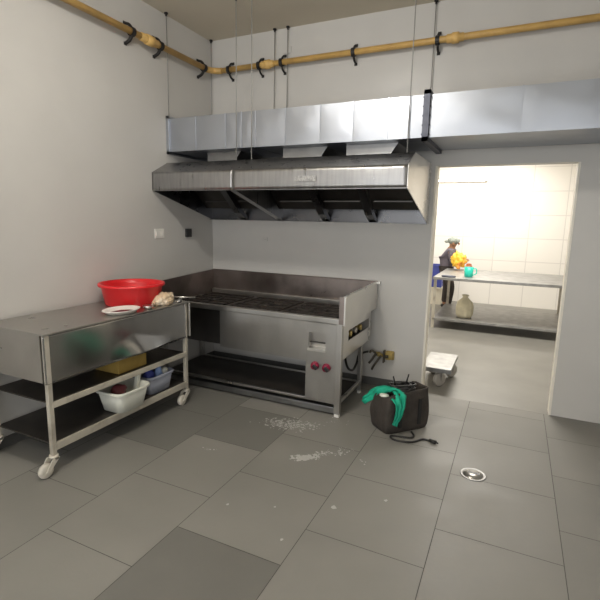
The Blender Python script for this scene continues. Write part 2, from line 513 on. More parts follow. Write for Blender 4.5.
for (a, c) in ((0.36, 0.70), (1.17, 1.56), (1.76, 2.16)):
    q = MB(); bm = q.bm
    y0, y1 = -0.56, -0.16
    top = [(a, y0), (c + 0.03, y0), (c + 0.03, y1), (a, y1)]
    bot = [(a, y0), (c - 0.04, y0), (c - 0.04, y1), (a, y1)]
    A = [bm.verts.new((x, y, 2.1215)) for x, y in bot]; B = [bm.verts.new((x, y, 2.223)) for x, y in top]
    for i in range(4):
        bm.faces.new((A[i], A[(i + 1) % 4], B[(i + 1) % 4], B[i]))
    bm.faces.new(A); bm.faces.new(B)
    q.box(a - 0.015, y0 - 0.015, 2.1215, c - 0.025, y1 + 0.015, 2.126)
    q.build('collar', 'galv_dull', duct, T)

# ------------------------------------------------------------------ hanger rods
rods = [(0.035, -0.715, 2.533, 'thin rod from ceiling to the left front corner of the duct'),
        (0.030, -0.030, 2.40, 'thin rod in the room corner going down behind the duct'),
        (0.790, -0.722, 2.12, 'thin rod crossing the duct to the hood, left of a close pair'),
        (0.945, -0.722, 2.12, 'thin rod crossing the duct to the hood, right of a close pair'),
        (0.785, -0.030, 2.40, 'thin rod ending behind the middle duct, left of the rear pair'),
        (0.928, -0.030, 2.40, 'thin rod ending behind the middle duct, right of the rear pair'),
        (2.300, -0.722, 2.12, 'thin rod crossing the duct to the right end of the hood'),
        (2.315, -0.030, 2.40, 'thin rod ending behind the duct beside its dark flange')]
for x, y, z, where in rods:
    e = empty('hanger_rod', (x, y, z), where, 'hanger rod', 'threaded hanger rods from the ceiling')
    q = MB(); q.cyl((0, 0, 0), (0, 0, ZC - z - 0.012), 0.0042, n=8); q.build('rod', 'rod', e)
    q = MB(); q.cyl((0, 0, ZC - z - 0.012), (0, 0, ZC - z), 0.017, n=14); q.cyl((0, 0, ZC - z - 0.03), (0, 0, ZC - z - 0.012), 0.009, n=6)
    q.build('anchor', 'black_metal', e)

# ------------------------------------------------------------------ yellow gas pipe + clamps
PZ = 3.105
pipe = empty('gas_pipe', (0.075, -0.08, PZ), 'yellow gas pipe running along the left and back walls below the ceiling', 'gas pipe')
T = at(pipe)
PR = 0.0265
q = MB()
q.cyl((0.08, -5.2, PZ), (0.08, -0.20, PZ), PR, n=20)
q.build('left_run', 'pipe', pipe, T)
q = MB()
q.cyl((0.20, -0.08, PZ), (5.0, -0.08, PZ + 0.0), PR, n=20); q.build('back_run', 'pipe', pipe, T)
q = MB()
arc = [(0.08 + 0.12 * (1 - math.cos(t)), -0.20 + 0.12 * math.sin(t), PZ) for t in [PI / 2 * k / 8 for k in range(9)]]
q.tube(arc, PR + 0.003, n=20, smooth=False)
q.build('elbow', 'pipe', pipe, T)
def union(c, ax, name='union_fitting', s=1.0):
    q = MB()
    ax = Vector(ax)
    c = Vector(c)
    q.lathe([(PR, -0.075 * s), (0.034, -0.070 * s), (0.036, -0.03 * s)], c, 20, ax)
    q.lathe([(0.036, -0.03 * s), (0.045, -0.028 * s), (0.045, 0.022 * s), (0.034, 0.028 * s), (0.034, 0.06 * s), (PR, 0.065 * s)], c, 8, ax)
    return q.build(name, 'pipe_fit', pipe, T)
union((0.08, -0.985, PZ), (0, 1, 0), s=1.5)
union((0.74, -0.08, PZ), (1, 0, 0))
union((2.50, -0.08, PZ), (1, 0, 0))

def clamp_mesh():
    """clamp with its wall plate at local x=0..; pipe axis along local y at x=.08"""
    q = MB()
    # saddle band round the pipe
    for k in range(16):
        a0 = 2 * PI * k / 16; a1 = 2 * PI * (k + 1) / 16
        r0, r1 = PR + 0.001, PR + 0.011
        q.prism([(0.08 + r0 * math.cos(a0), r0 * math.sin(a0)), (0.08 + r1 * math.cos(a0), r1 * math.sin(a0)),
                 (0.08 + r1 * math.cos(a1), r1 * math.sin(a1)), (0.08 + r0 * math.cos(a1), r0 * math.sin(a1))], 'Y', -0.016, 0.016)
    return q
def prong_mesh(s):
    q = MB()
    pts = [(0.075, 0, s * (PR + 0.004)), (0.066, 0, s * 0.045), (0.045, 0, s * 0.064), (0.002, 0, s * 0.078)]
    P = []
    q.tube(pts, 0.014, n=8, flat=0.7)
    q.box(0.0, -0.014, min(s * 0.068, s * 0.092), 0.006, 0.014, max(s * 0.068, s * 0.092))
    return q
clamps = [('L', -1.19, 'on the left wall, at the far left next to the union fitting'),
          ('L', -0.855, 'on the left wall, between the union fitting and the room corner'),
          ('L', -0.225, 'on the left wall, closest to the corner elbow'),
          ('B', 0.285, 'on the back wall, first right of the corner elbow'),
          ('B', 0.640, 'on the back wall, just left of the middle union fitting'),
          ('B', 0.890, 'on the back wall, just right of the middle union fitting'),
          ('B', 1.62, 'on the back wall, alone above the middle of the duct'),
          ('B', 2.355, 'on the back wall, just left of the last union fitting')]
proto = None
for side, v, where in clamps:
    lab = 'black pipe clamp ' + where
    if side == 'L': loc, rz = (0.0, v, PZ), 0.0
    else: loc, rz = (v, 0.0, PZ), -PI / 2
    e = empty('pipe_clamp', loc, lab, 'pipe clamp', 'black pipe clamps on the gas pipe', rz)
    if proto is None:
        proto = [clamp_mesh().build('band', 'black_metal', e), prong_mesh(1).build('prong', 'black_metal', e), prong_mesh(-1).build('prong', 'black_metal', e)]
    else:
        for p in proto:
            c = p.copy(); COL.objects.link(c); c.parent = e

# ------------------------------------------------------------------ wall fittings
e = empty('switch_plate', (0.0, -0.857, 1.452), 'white electrical switch plate on the left wall under the hood', 'switch plate')
q = MB(); q.box(0, -0.062, -0.045, 0.009, 0.062, 0.045, bev=0.003); q.build('face_plate', 'white_plastic', e)
for k in (-1, 0, 1):
    q = MB(); q.box(0.008, -0.016 + k * 0.036, -0.02, 0.015, 0.016 + k * 0.036, 0.02, bev=0.002); q.build('rocker', 'white_plastic', e)
e = empty('wall_socket', (0.0, -0.436, 1.452), 'small black square socket box on the left wall near the corner', 'wall socket')
q = MB(); q.box(0, -0.040, -0.043, 0.025, 0.040, 0.043, bev=0.004); q.build('socket_box', 'black_plastic', e)
q = MB(); q.cyl((0.024, 0, 0), (0.030, 0, 0), 0.022, n=18); q.build('socket_face', 'black_plastic', e)
q = MB(); q.box(-0.05, -0.012, -0.03, 0.05, 0, 0.03, bev=0.003); q.cyl((0, -0.013, 0), (0, -0.017, 0), 0.012, n=14)
o = q.build('junction_box', 'plaster'); o.location = (0.905, 0, 3.235)
tag(o, 'small pale box on the back wall just above the gas pipe', 'junction box')
q = MB(); q.box(-0.03, -0.01, -0.02, 0.03, 0, 0.02, bev=0.003); q.cyl((0, -0.01, 0), (0, -0.022, 0), 0.007, n=10)
o = q.build('wall_bracket', 'plaster'); o.location = (0.68, 0, 1.40)
tag(o, 'faint pale bracket on the back wall below the hood', 'bracket')

# ------------------------------------------------------------------ cooking range
rg = empty('cooking_range', (0.96, -0.46, 0.0), 'long stainless steel cooking range with raised splash guards against the back wall', 'cooking range')
T = at(rg)
RXL, RXR, RF = 0.015, 1.908, -0.918
# burnt deck with three pits
q = MB(); q.box(RXL + 0.02, RF + 0.045, 0.765, RXR, -0.05, 0.788); q.build('burner_deck', 'burnt', rg, T)
q = MB()
q.box(RXL, RF, 0.785, RXR + 0.01, RF + 0.045, 0.832, bev=0.006)
q.build('front_rim', 'steel', rg, T)
q = MB()
q.box(RXL + 0.02, -0.075, 0.785, RXR, -0.032, 0.832, bev=0.006)
q.build('rear_rim', 'steel', rg, T)
q = MB(); q.box(RXL, -0.032, 0.78, RXR + 0.012, -0.016, 1.043); q.box(RXL, -0.032, 1.036, RXR + 0.03, -0.006, 1.046, bev=0.003)
q.build('rear_splash_guard', 'sooty', rg, T)
q = MB(); q.prism([(RF + 0.02, 0.78), (RF + 0.02, 1.0), (-0.03, 1.040), (-0.03, 0.78)], 'X', RXL, RXL + 0.014)
q.build('left_splash_guard', 'sooty', rg, T)
q = MB(); q.prism([(RF, 0.78), (RF, 1.016), (-0.016, 1.038), (-0.016, 0.78)], 'X', RXR + 0.010, RXR + 0.022)
q.prism([(RF, 1.012), (RF, 1.020), (0.0, 1.042), (0.0, 1.034)], 'X', RXR + 0.004, RXR + 0.028)
q.prism([(-0.03, 1.020), (-0.004, 1.020), (-0.004, 1.043), (-0.03, 1.043)], 'X', RXR + 0.02, RXR + 0.05)
q.build('right_splash_guard', 'steel_bright', rg, T)
q = MB(); q.box(RXR - 0.030, RF - 0.001, 0.79, RXR + 0.010, RF + 0.03, 1.014); q.build('corner_post', 'sooty', rg, T)
# cast iron pan supports
for cx in (0.36, 0.95, 1.52):
    q = MB()
    for k in range(6):
        yy = -0.80 + k * 0.13
        q.box(cx - 0.26, yy - 0.022, 0.786, cx + 0.26, yy + 0.022, 0.800, bev=0.003)
    for xx in (-0.25, 0.0, 0.25):
        q.box(cx + xx - 0.010, -0.82, 0.786, cx + xx + 0.010, -0.13, 0.796)
    q.lathe([(0.075, 0.79), (0.085, 0.803), (0.055, 0.806), (0.05, 0.79)], (cx, -0.475, 0), 24)
    q.build('pan_support', 'iron', rg, T)
# front apron and control panel
q = MB(); q.box(RXL + 0.01, RF + 0.020, 0.470, 0.722, RF + 0.026, 0.785); q.build('left_apron', 'dark_apron', rg, T)  # dark sheet stands in for the cart mirrored in the apron
q = MB(); q.box(0.722, RF + 0.018, 0.452, 1.59, RF + 0.024, 0.782)
q.box(0.722, RF + 0.018, 0.446, 1.59, RF + 0.06, 0.452)
q.build('front_apron', 'steel_front', rg, T)
cp = MB()
CX0, CX1, CY0, CY1 = 1.592, 1.858, RF + 0.012, RF + 0.022
OX0, OX1, OZ0, OZ1 = 1.613, 1.765, 0.555, 0.695
cp.box(CX0, CY0, 0.118, CX1, CY1, OZ0); cp.box(CX0, CY0, OZ1, CX1, CY1, 0.782)
cp.box(CX0, CY0, OZ0, OX0, CY1, OZ1); cp.box(OX1, CY0, OZ0, CX1, CY1, OZ1)
cp.box(CX0, CY1, 0.118, CX0 + 0.006, CY1 + 0.16, 0.782); cp.box(CX0, CY1 + .16, 0.118, CX1, CY1 + .166, 0.56)
cpo = cp.build('control_panel', 'steel', rg, T)
q = MB(); q.box(OX0 - 0.012, CY1 + 0.05, OZ0 - 0.03, OX1 + 0.02, CY1 + 0.056, OZ1 + 0.02); q.box(OX0 - 0.012, CY1, OZ0 - 0.03, OX0 - 0.006, CY1 + 0.05, OZ1 + 0.02); q.box(OX0 - 0.012, CY1, OZ1 + 0.014, OX1 + 0.02, CY1 + 0.05, OZ1 + 0.02); q.build('recess_back', 'steel', cpo, T)
q = MB(); q.box(OX0 - 0.006, CY0 - 0.012, OZ0 - 0.016, OX1 + 0.004, CY1 + 0.052, OZ0 + 0.006, bev=0.002); q.build('recess_lip', 'steel_bright', cpo, T)
for kx, kz in ((1.680, 0.416), (1.782, 0.412)):
    q = MB()
    q.lathe([(0.0, 0.0), (0.036, 0.0), (0.037, 0.010), (0.030, 0.020), (0.027, 0.036), (0.0, 0.038)], (kx, CY0, kz), 24, (0, -1, 0))
    ko = q.build('knob', 'pink_red', cpo, T)
    q = MB(); R = Matrix.Translation((kx, CY0, kz)) @ Matrix.Rotation(0.7, 4, 'Y')
    q.box(-0.012, -0.052, -0.006, 0.034, -0.030, 0.022, mtx=R, bev=0.004)
    kg = q.build('knob_grip', 'black_plastic', cpo, T)
# side apron with opening
q = MB()
SX0, SX1 = RXR - 0.012, RXR - 0.004
q.box(SX0, RF + 0.048, 0.487, SX1, -0.10, 0.618); q.box(SX0, RF + 0.048, 0.708, SX1, -0.10, 0.782)
q.box(SX0, RF + 0.048, 0.618, SX1, -0.74, 0.708); q.box(SX0, -0.16, 0.618, SX1, -0.10, 0.708)
q.box(SX0 - 0.03, RF + 0.048, 0.483, SX1, -0.10, 0.489)
q.build('side_apron', 'steel_bright', rg, T)
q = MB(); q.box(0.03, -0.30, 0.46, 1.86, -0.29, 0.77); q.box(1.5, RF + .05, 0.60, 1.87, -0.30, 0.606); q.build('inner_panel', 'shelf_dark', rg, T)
for k, yy in enumerate((-0.60, -0.46, -0.32)):
    q = MB(); q.tube([(1.60, yy + 0.03, 0.64), (1.75, yy, 0.655), (1.86, yy - 0.01, 0.65)], 0.018, n=10)
    q.cyl((1.862, yy - 0.01, 0.65), (1.885, yy - 0.01, 0.65), 0.027, n=6)
    q.build('burner_pipe', 'brass' if k != 1 else 'rail', rg, T)
# legs with pale feet
def leg(x0, x1, y0, y1, top=0.79):
    q = MB(); q.box(x0, y0, 0.028, x1, y1, top, bev=0.004); l = q.build('leg', 'steel', rg, T)
    q = MB(); q.box(x0 + 0.004, y0 + 0.004, 0, x1 - 0.004, y1 - 0.004, 0.028, bev=0.004); q.build('foot', 'white_plastic', l, T)
leg(1.858, RXR, RF, RF + 0.048)
leg(1.858, 1.893, -0.31, -0.268, 0.60)
leg(RXL + 0.015, RXL + 0.06, RF + 0.01, RF + 0.055)
leg(RXL + 0.015, RXL + 0.06, -0.31, -0.265)
# lower shelf and rails
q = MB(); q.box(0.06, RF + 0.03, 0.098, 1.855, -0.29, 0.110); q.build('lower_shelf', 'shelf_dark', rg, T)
q = MB(); q.box(0.06, RF + 0.012, 0.104, 1.857, RF + 0.04, 0.127, bev=0.005); q.build('front_rail', 'steel', rg, T)
q = MB(); q.box(0.06, RF + 0.030, 0.016, 1.857, RF + 0.055, 0.070, bev=0.004); q.build('base_rail', 'galv_dull', rg, T)
q = MB(); q.box(0.06, -0.305, 0.100, 1.86, -0.285, 0.124, bev=0.004); q.build('rear_rail', 'steel', rg, T)
q = MB(); q.box(1.872, RF + 0.048, 0.105, 1.898, -0.31, 0.134, bev=0.004); q.build('side_rail', 'steel_bright', rg, T)

# ------------------------------------------------------------------ gas valve on wall with hoses
gv = empty('gas_valve', (2.055, 0.0, 0.325), 'yellow brass gas valve with dark hoses on the wall beside the range', 'gas valve')
T = at(gv)
q = MB(); q.box(2.050, -0.03, 0.285, 2.130, 0.0, 0.372, bev=0.01); q.cyl((2.085, -0.03, 0.328), (2.085, -0.075, 0.328), 0.036, n=6)
q.box(2.055, -0.07, 0.300, 2.125, -0.03, 0.362, bev=0.008)
q.build('valve_body', 'brass', gv, T)
q = MB(); q.box(2.040, -0.105, 0.268, 2.056, -0.055, 0.392, bev=0.005); q.cyl((2.05, -0.08, 0.33), (2.09, -0.08, 0.33), 0.016, n=12)
q.build('lever', 'hose', gv, T)
q = MB(); q.cyl((1.955, -0.08, 0.352), (2.045, -0.08, 0.335), 0.016, n=12); q.cyl((1.985, -0.08, 0.345), (2.01, -0.08, 0.341), 0.024, n=6)
q.build('manifold', 'brass', gv, T)
for pts, m in (([(2.00, -0.085, 0.345), (1.965, -0.10, 0.335), (1.94, -0.12, 0.29), (1.915, -0.13, 0.255)], 'hose'),
               ([(2.02, -0.085, 0.335), (2.00, -0.12, 0.30), (1.965, -0.14, 0.235), (1.95, -0.14, 0.20)], 'hose'),
               ([(1.97, -0.085, 0.350), (1.93, -0.10, 0.375), (1.922, -0.13, 0.365)], 'hose')):
    q = MB(); q.tube(pts, 0.0115, n=10); q.build('hose', m, gv, T)
q = MB(); q.tube([(1.83, -0.62, 0.56), (1.835, -0.60, 0.42), (1.84, -0.53, 0.31), (1.85, -0.42, 0.262), (1.855, -0.33, 0.30), (1.85, -0.24, 0.36), (1.90, -0.13, 0.37)], 0.011, n=10)
q.build('hose', 'cable', rg, at(rg))

# ------------------------------------------------------------------ wheeled steel cart on the left
ct = empty('steel_cart', (0.33, -1.9, 0), 'wheeled stainless steel cart table with two lower shelves at the left wall', 'cart')
T = at(ct)
KX0, KX1, KY0, KY1 = 0.03, 0.628, -2.55, -1.20
q = MB(); q.box(KX0, KY0, 0.893, KX1, KY1, 0.905, bev=0.003); q.build('top', 'steel', ct, T)
q = MB(); bm = q.bm
GY, GZ = 90, 24
G = []
for i in range(GY + 1):
    row = []
    for j in range(GZ + 1):
        y = KY0 + (KY1 - 0.05 - KY0) * i / GY; z = 0.595 + 0.298 * j / GZ
        # sheet bent outwards along its bottom edge, shaped to throw the doorway's glare
        k = max(0.0, (0.72 - z - 0.03 * math.sin(y * 11)) / 0.13)
        ty = max(0.0, min((y + 2.06) / 0.42, (-1.44 - y) / 0.20))
        bx = 0.034 * k * (ty - 0.12 * math.sin(2 * PI * min(ty, 1)) / 1.0 * 0.5 if ty < 1 else 1) + 0.002 * noise.noise(Vector((y * 3, z * 3, 1)))
        row.append(bm.verts.new((KX1 - 0.010 + bx, y, z)))
    G.append(row)
for i in range(GY):
    for j in range(GZ):
        f = bm.faces.new((G[i][j], G[i + 1][j], G[i + 1][j + 1], G[i][j + 1])); f.smooth = True
q.box(KX1 - 0.03, KY0, 0.591, KX1 - 0.008, KY1 - 0.03, 0.594)
solid(q.build('front_panel', 'cart_front', ct, T), 0.003)
q = MB(); q.box(KX0 + 0.04, KY1 - 0.10, 0.595, KX1 - 0.045, KY1 - 0.092, 0.893); q.build('end_panel', 'shelf_dark', ct, T)  # dark sheet added for the shade inside the open cart end
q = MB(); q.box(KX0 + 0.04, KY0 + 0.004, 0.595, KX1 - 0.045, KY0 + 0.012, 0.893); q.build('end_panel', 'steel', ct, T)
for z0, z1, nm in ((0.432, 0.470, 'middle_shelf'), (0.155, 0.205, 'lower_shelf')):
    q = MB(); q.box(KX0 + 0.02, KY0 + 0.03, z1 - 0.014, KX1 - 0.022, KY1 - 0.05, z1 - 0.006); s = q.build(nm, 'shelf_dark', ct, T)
    q = MB(); q.box(KX1 - 0.022, KY0 + 0.03, z0, KX1 - 0.006, KY1 - 0.05, z1, bev=0.003); q.build('shelf_rail', 'rail', s, T)
for lx, ly in ((KX1 - 0.048, KY1 - 0.060), (KX0 + 0.004, KY1 - 0.060), (KX1 - 0.042, KY0 + 0.007), (KX0 + 0.004, KY0 + 0.007)):
    q = MB(); q.box(lx + 0.004, ly + 0.004, 0.125, lx + 0.034, ly + 0.034, 0.893, bev=0.003); q.build('leg', 'rail', ct, T)
    q = MB(); cx, cy = lx + 0.019, ly + 0.019
    q.cyl((cx, cy, 0.11), (cx, cy, 0.127), 0.028, n=16)
    q.prism([(cy - 0.075, 0.045), (cy - 0.045, 0.045), (cy + 0.02, 0.112), (cy - 0.03, 0.112)], 'X', cx - 0.030, cx - 0.024); q.prism([(cy - 0.075, 0.045), (cy - 0.045, 0.045), (cy + 0.02, 0.112), (cy - 0.03, 0.112)], 'X', cx + 0.024, cx + 0.030)
    q.box(cx - 0.030, cy - 0.012, 0.104, cx + 0.030, cy + 0.012, 0.112)
    c = q.build('caster', 'caster', ct, T)
    q = MB(); q.lathe([(0.0, -0.018), (0.030, -0.018), (0.044, -0.014), (0.047, 0), (0.044, 0.014), (0.030, 0.018), (0.0, 0.018)], (cx, cy - 0.060, 0.047), 24, (1, 0, 0))
    q.build('wheel', 'caster', c, T)
q = MB(); q.box(KX1 - 0.045, KY1 - 0.012, 0.6, KX1, KY1, 0.893, bev=0.003)
q.build('corner_sleeve', 'steel_bright', ct, T)

# things on the cart
e = empty('basin', (0.305, -1.525, 0.9055), 'red plastic basin standing on the steel cart', 'basin')
q = MB(); q.lathe([(0.0, 0.004), (0.190, 0.004), (0.203, 0.02), (0.228, 0.14), (0.236, 0.162), (0.246, 0.162), (0.244, 0.150), (0.236, 0.142), (0.210, 0.012), (0.200, 0.0), (0.0, 0.0)], n=48)
q.build('bowl', 'red_plastic', e)
q = MB(); q.lathe([(0.233, 0.152), (0.256, 0.150), (0.259, 0.160), (0.256, 0.172), (0.238, 0.172), (0.233, 0.152)], n=48); q.build('rim', 'red_plastic', e)
q = MB(); q.blob((0, 0, 0.045), (0.062, 0.070, 0.050), 4, 0.35, 2.2, 4, 0.35)
q.blob((-0.015, -0.055, 0.035), (0.045, 0.045, 0.036), 3, 0.4, 2.6, 9, 0.3)
q.blob((0.01, 0.05, 0.050), (0.030, 0.040, 0.042), 3, 0.4, 2.6, 2, 0.3)
for v in q.bm.verts: v.co.z = max(v.co.z, 0.0)
o = q.build('paper_bag', 'paper'); o.location = (0.555, -1.435, 0.907)
tag(o, 'crumpled brown paper bag on the cart beside the red basin', 'paper bag')
e = empty('scraper', (0.575, -1.215, 0.912), 'steel T-shaped scraper lying on the front corner of the cart', 'scraper')
q = MB(); q.cyl((-0.175, -0.02, 0.012), (0.04, 0.105, 0.012), 0.009, n=10); q.build('handle', 'steel_bright', e)
q = MB(); R = Matrix.Rotation(0.5, 4, 'Z'); q.box(-0.045, -0.085, -0.002, -0.015, 0.015, 0.012, mtx=R, bev=0.003); q.build('blade', 'steel', e)
e = empty('tray', (0.51, -1.84, 0.906), 'shallow pale steel tray at the near edge of the cart', 'tray')
q = MB(); q.lathe([(0.0, 0.002), (0.10, 0.002), (0.125, 0.026), (0.138, 0.028), (0.138, 0.023), (0.128, 0.021), (0.104, -0.001), (0.0, -0.001)], n=36, sx=0.8, sy=1.1)
q.build('dish', 'white_plastic', e)
q = MB(); q.lathe([(0.0, 0.004), (0.10, 0.004), (0.0, 0.02)], n=24, sx=0.7, sy=1.0); q.build('residue', 'maroon', e)
e = empty('ladle', (0.57, -1.63, 0.9055), 'steel ladle lying between the tray and the paper bag on the cart', 'ladle')
q = MB(); q.lathe([(0.0, 0.003), (0.025, 0.006), (0.042, 0.026), (0.045, 0.026), (0.03, 0.002), (0.0, 0.0)], n=24); q.build('cup', 'steel_bright', e)
q = MB(); q.tube([(0.0, 0.04, 0.024), (-0.02, 0.10, 0.030), (-0.06, 0.22, 0.010)], 0.006, n=8); q.build('handle', 'steel_bright', e)

def tub(name, label, loc, m, ax, ay, h, taper, rz=0):
    e = empty(name, loc, label, name.replace('_', ' '), None, rz)
    q = MB(); bm = q.bm
    n = 48
    def ringv(s, z):
        vs = []
        for i in range(n):
            a = 2 * PI * i / n
            ca, sa = math.cos(a), math.sin(a)
            p = 2 / 5
            vs.append(bm.verts.new((ax * s * abs(ca) ** p * (1 if ca >= 0 else -1), ay * s * abs(sa) ** p * (1 if sa >= 0 else -1), z)))
        return vs
    rings = [ringv(taper, 0), ringv(1.0, h), ringv(0.97, h), ringv(taper * 0.96, 0.006)]
    for a, b2 in zip(rings, rings[1:]):
        for i in range(n):
            f = bm.faces.new((a[i], a[(i + 1) % n], b2[(i + 1) % n], b2[i])); f.smooth = True
    bm.faces.new(rings[0][::-1]); bm.faces.new(rings[-1])
    q.build('tub', m, e)
    q = MB(); bm = q.bm
    rr = [ringv_(bm, ax, ay, s, z, n) for s, z in ((0.98, h - 0.014), (1.07, h - 0.014), (1.08, h - 0.004), (1.06, h + 0.004), (0.98, h + 0.004), (0.98, h - 0.014))]
    for a, b2 in zip(rr, rr[1:]):
        for i in range(n):
            bm.faces.new((a[i], a[(i + 1) % n], b2[(i + 1) % n], b2[i]))
    q.build('rim', 'white_tub' if m == 'white_tub' else m, e)
    return e
def ringv_(bm, ax, ay, s, z, n):
    vs = []
    for i in range(n):
        a = 2 * PI * i / n
        ca, sa = math.cos(a), math.sin(a)
        p = 2 / 5
        vs.append(bm.verts.new((ax * s * abs(ca) ** p * (1 if ca >= 0 else -1), ay * s * abs(sa) ** p * (1 if sa >= 0 else -1), z)))
    return vs
SHZ = 0.2005
tub('plastic_tub', 'grey-blue plastic tub with blue packets on the lower cart shelf', (0.50, -1.52, SHZ), 'grey_tub', 0.095, 0.145, 0.145, 0.80)
tub('plastic_tub', 'off-white plastic tub near the left end of the lower cart shelf', (0.555, -1.90, 0.206), 'white_tub', 0.13, 0.155, 0.155, 0.78)
q = MB(); q.blob((0, 0, 0), (0.045, 0.05, 0.085), 3, 0.2, 2, 1); o = q.build('packet', 'blue'); o.location = (0.485, -1.565, 0.300)
tag(o, 'dark blue packet standing in the grey-blue tub', 'packet', 'packets in the grey tub')
q = MB(); q.blob((0, 0, 0), (0.035, 0.032, 0.095), 3, 0.2, 2, 5); o = q.build('packet', 'pale_blue'); o.location = (0.515, -1.485, 0.312)
tag(o, 'light blue packet standing upright in the grey-blue tub', 'packet', 'packets in the grey tub')
q = MB(); q.blob((0, 0, 0), (0.032, 0.045, 0.05), 3, 0.25, 2, 7); o = q.build('packet', 'white_tub'); o.location = (0.52, -1.425, 0.318)
tag(o, 'white packet at the right end of the grey-blue tub', 'packet', 'packets in the grey tub')
q = MB(); q.blob((0, 0, 0), (0.05, 0.06, 0.05), 3, 0.25, 2, 8); o = q.build('cloth_bundle', 'maroon'); o.location = (0.53, -1.92, 0.33)
tag(o, 'dark maroon cloth bundle inside the off-white tub', 'cloth')
q = MB(); q.box(-0.016, -0.05, 0, 0.016, 0.05, 0.012, bev=0.004); q.box(-0.016, -0.05, 0, 0.016, -0.02, 0.20, bev=0.004)
o = q.build('plastic_scoop', 'white_tub', mtx=Matrix.Rotation(-0.25, 4, 'X')); o.location = (0.56, -1.765, 0.225)
tag(o, 'white plastic scoop leaning at the right side of the off-white tub', 'scoop')
e = empty('carton', (0.44, -1.80, 0.4645), 'ochre cardboard carton on the middle shelf of the cart', 'carton')
q = MB(); q.box(-0.12, -0.14, 0, 0.12, 0.14, 0.115, bev=0.003); q.build('body', 'ochre', e)
q = MB(); R = Matrix.Translation((0.12, 0, 0.115)) @ Matrix.Rotation(-0.5, 4, 'Y'); q.box(-0.075, -0.138, 0, 0.0, 0.138, 0.003, mtx=R); q.build('flap', 'ochre', e)

# ------------------------------------------------------------------ tool bag with cloth and cables
ux, uy = Vector((0.66, 0.7513, 0)).normalized(), Vector((-0.7513, 0.66, 0)).normalized()
BC = Vector((2.335, -1.045, 0))
BL, BW, BH = 0.42, 0.25, 0.30
rz = math.atan2(ux.y, ux.x)
bag = empty('tool_bag', BC + ux * BL / 2 + uy * BW / 2, 'black-brown canvas tool bag standing on the floor by the doorway', 'tool bag', None, rz)
def bag_mesh():
    q = MB(); bm = q.bm
    nu, nh = 48, 12
    rings = []
    for j in range(nh + 1):
        h = j / nh
        ring_ = []
        for i in range(nu):
            a = 2 * PI * i / nu
            ca, sa = math.cos(a), math.sin(a)
            p = 2 / 7
            bul = 1 + 0.05 * math.sin(PI * min(1, h * 1.15)) - 0.05 * h
            if h < 0.1: bul *= 0.94 + 0.6 * h
            x = BL / 2 * bul * abs(ca) ** p * (1 if ca >= 0 else -1)
            y = BW / 2 * bul * abs(sa) ** p * (1 if sa >= 0 else -1)
            w = 0.012 * noise.noise(Vector((x * 9, y * 9, h * 3.1)))
            z = BH * h * (1 + 0.10 * math.sin(a * 1.0 + 2.3) * h + (0.03 * noise.noise(Vector((x * 7, y * 7, 3))) if h > .5 else 0))
            ring_.append(bm.verts.new((x * (1 + w * 3), y * (1 + w * 3), z)))
        rings.append(ring_)
    # inward rolled edge
    for s, dz in ((0.95, 0.004), (0.90, -0.012), (0.86, -0.07)):
        rings.append([bm.verts.new((v.co.x * s, v.co.y * s, v.co.z + dz)) for v in rings[nh]])
    for a, b2 in zip(rings, rings[1:]):
        for i in range(nu):
            f = bm.faces.new((a[i], a[(i + 1) % nu], b2[(i + 1) % nu], b2[i])); f.smooth = True
    bm.faces.new(rings[0][::-1]); bm.faces.new(rings[-1])
    return q
bag_mesh().build('body', 'bag', bag)
for s in (-1, 1):
    q = MB()
    y = s * (BW / 2 - 0.035)
    q.tube([(-0.075, y, 0.27), (-0.07, y - s * 0.015, 0.31), (-0.045, y - s * 0.05, 0.325), (0.0, y - s * 0.06, 0.33), (0.045, y - s * 0.05, 0.325), (0.07, y - s * 0.015, 0.31), (0.075, y, 0.27)], 0.008, n=8)
    q.build('handle', 'strap', bag)
for s in (-0.09, 0.09):
    q = MB(); q.box(s - 0.014, -BW / 2 - 0.014, 0.05, s + 0.014, -BW / 2 - 0.006, 0.26); q.build('strap', 'strap', bag)
# coil of cable on top of bag
e = empty('cable_coil', tuple(BC + ux * 0.20 + uy * 0.11 + Vector((0, 0, 0.285))), 'coil of black cable with two prongs heaped on top of the tool bag', 'cable coil', None, rz)
q = MB(); pts = []
rc = random.Random(5)
for k in range(90):
    a = k * 0.42
    rr = 0.075 + 0.020 * math.sin(k * 0.7) + rc.uniform(-.004, .004)
    pts.append((math.cos(a) * rr * 1.25, math.sin(a) * rr * 0.95, 0.014 + 0.055 * k / 90 + 0.012 * math.sin(a * 1.3)))
q.tube(pts, 0.008, n=8, sub=3); q.build('coil', 'cable', e)
q = MB(); q.blob((0, 0, 0.020), (0.10, 0.075, 0.030), 3, 0.15, 2, 3); q.build('core', 'strap', e)
for x, dx in ((-0.055, -0.018), (0.045, 0.03)):
    q = MB(); q.cyl((x, 0.0, 0.06), (x + dx, 0.01, 0.135), 0.008, 0.005, n=8); q.build('prong', 'cable', e)
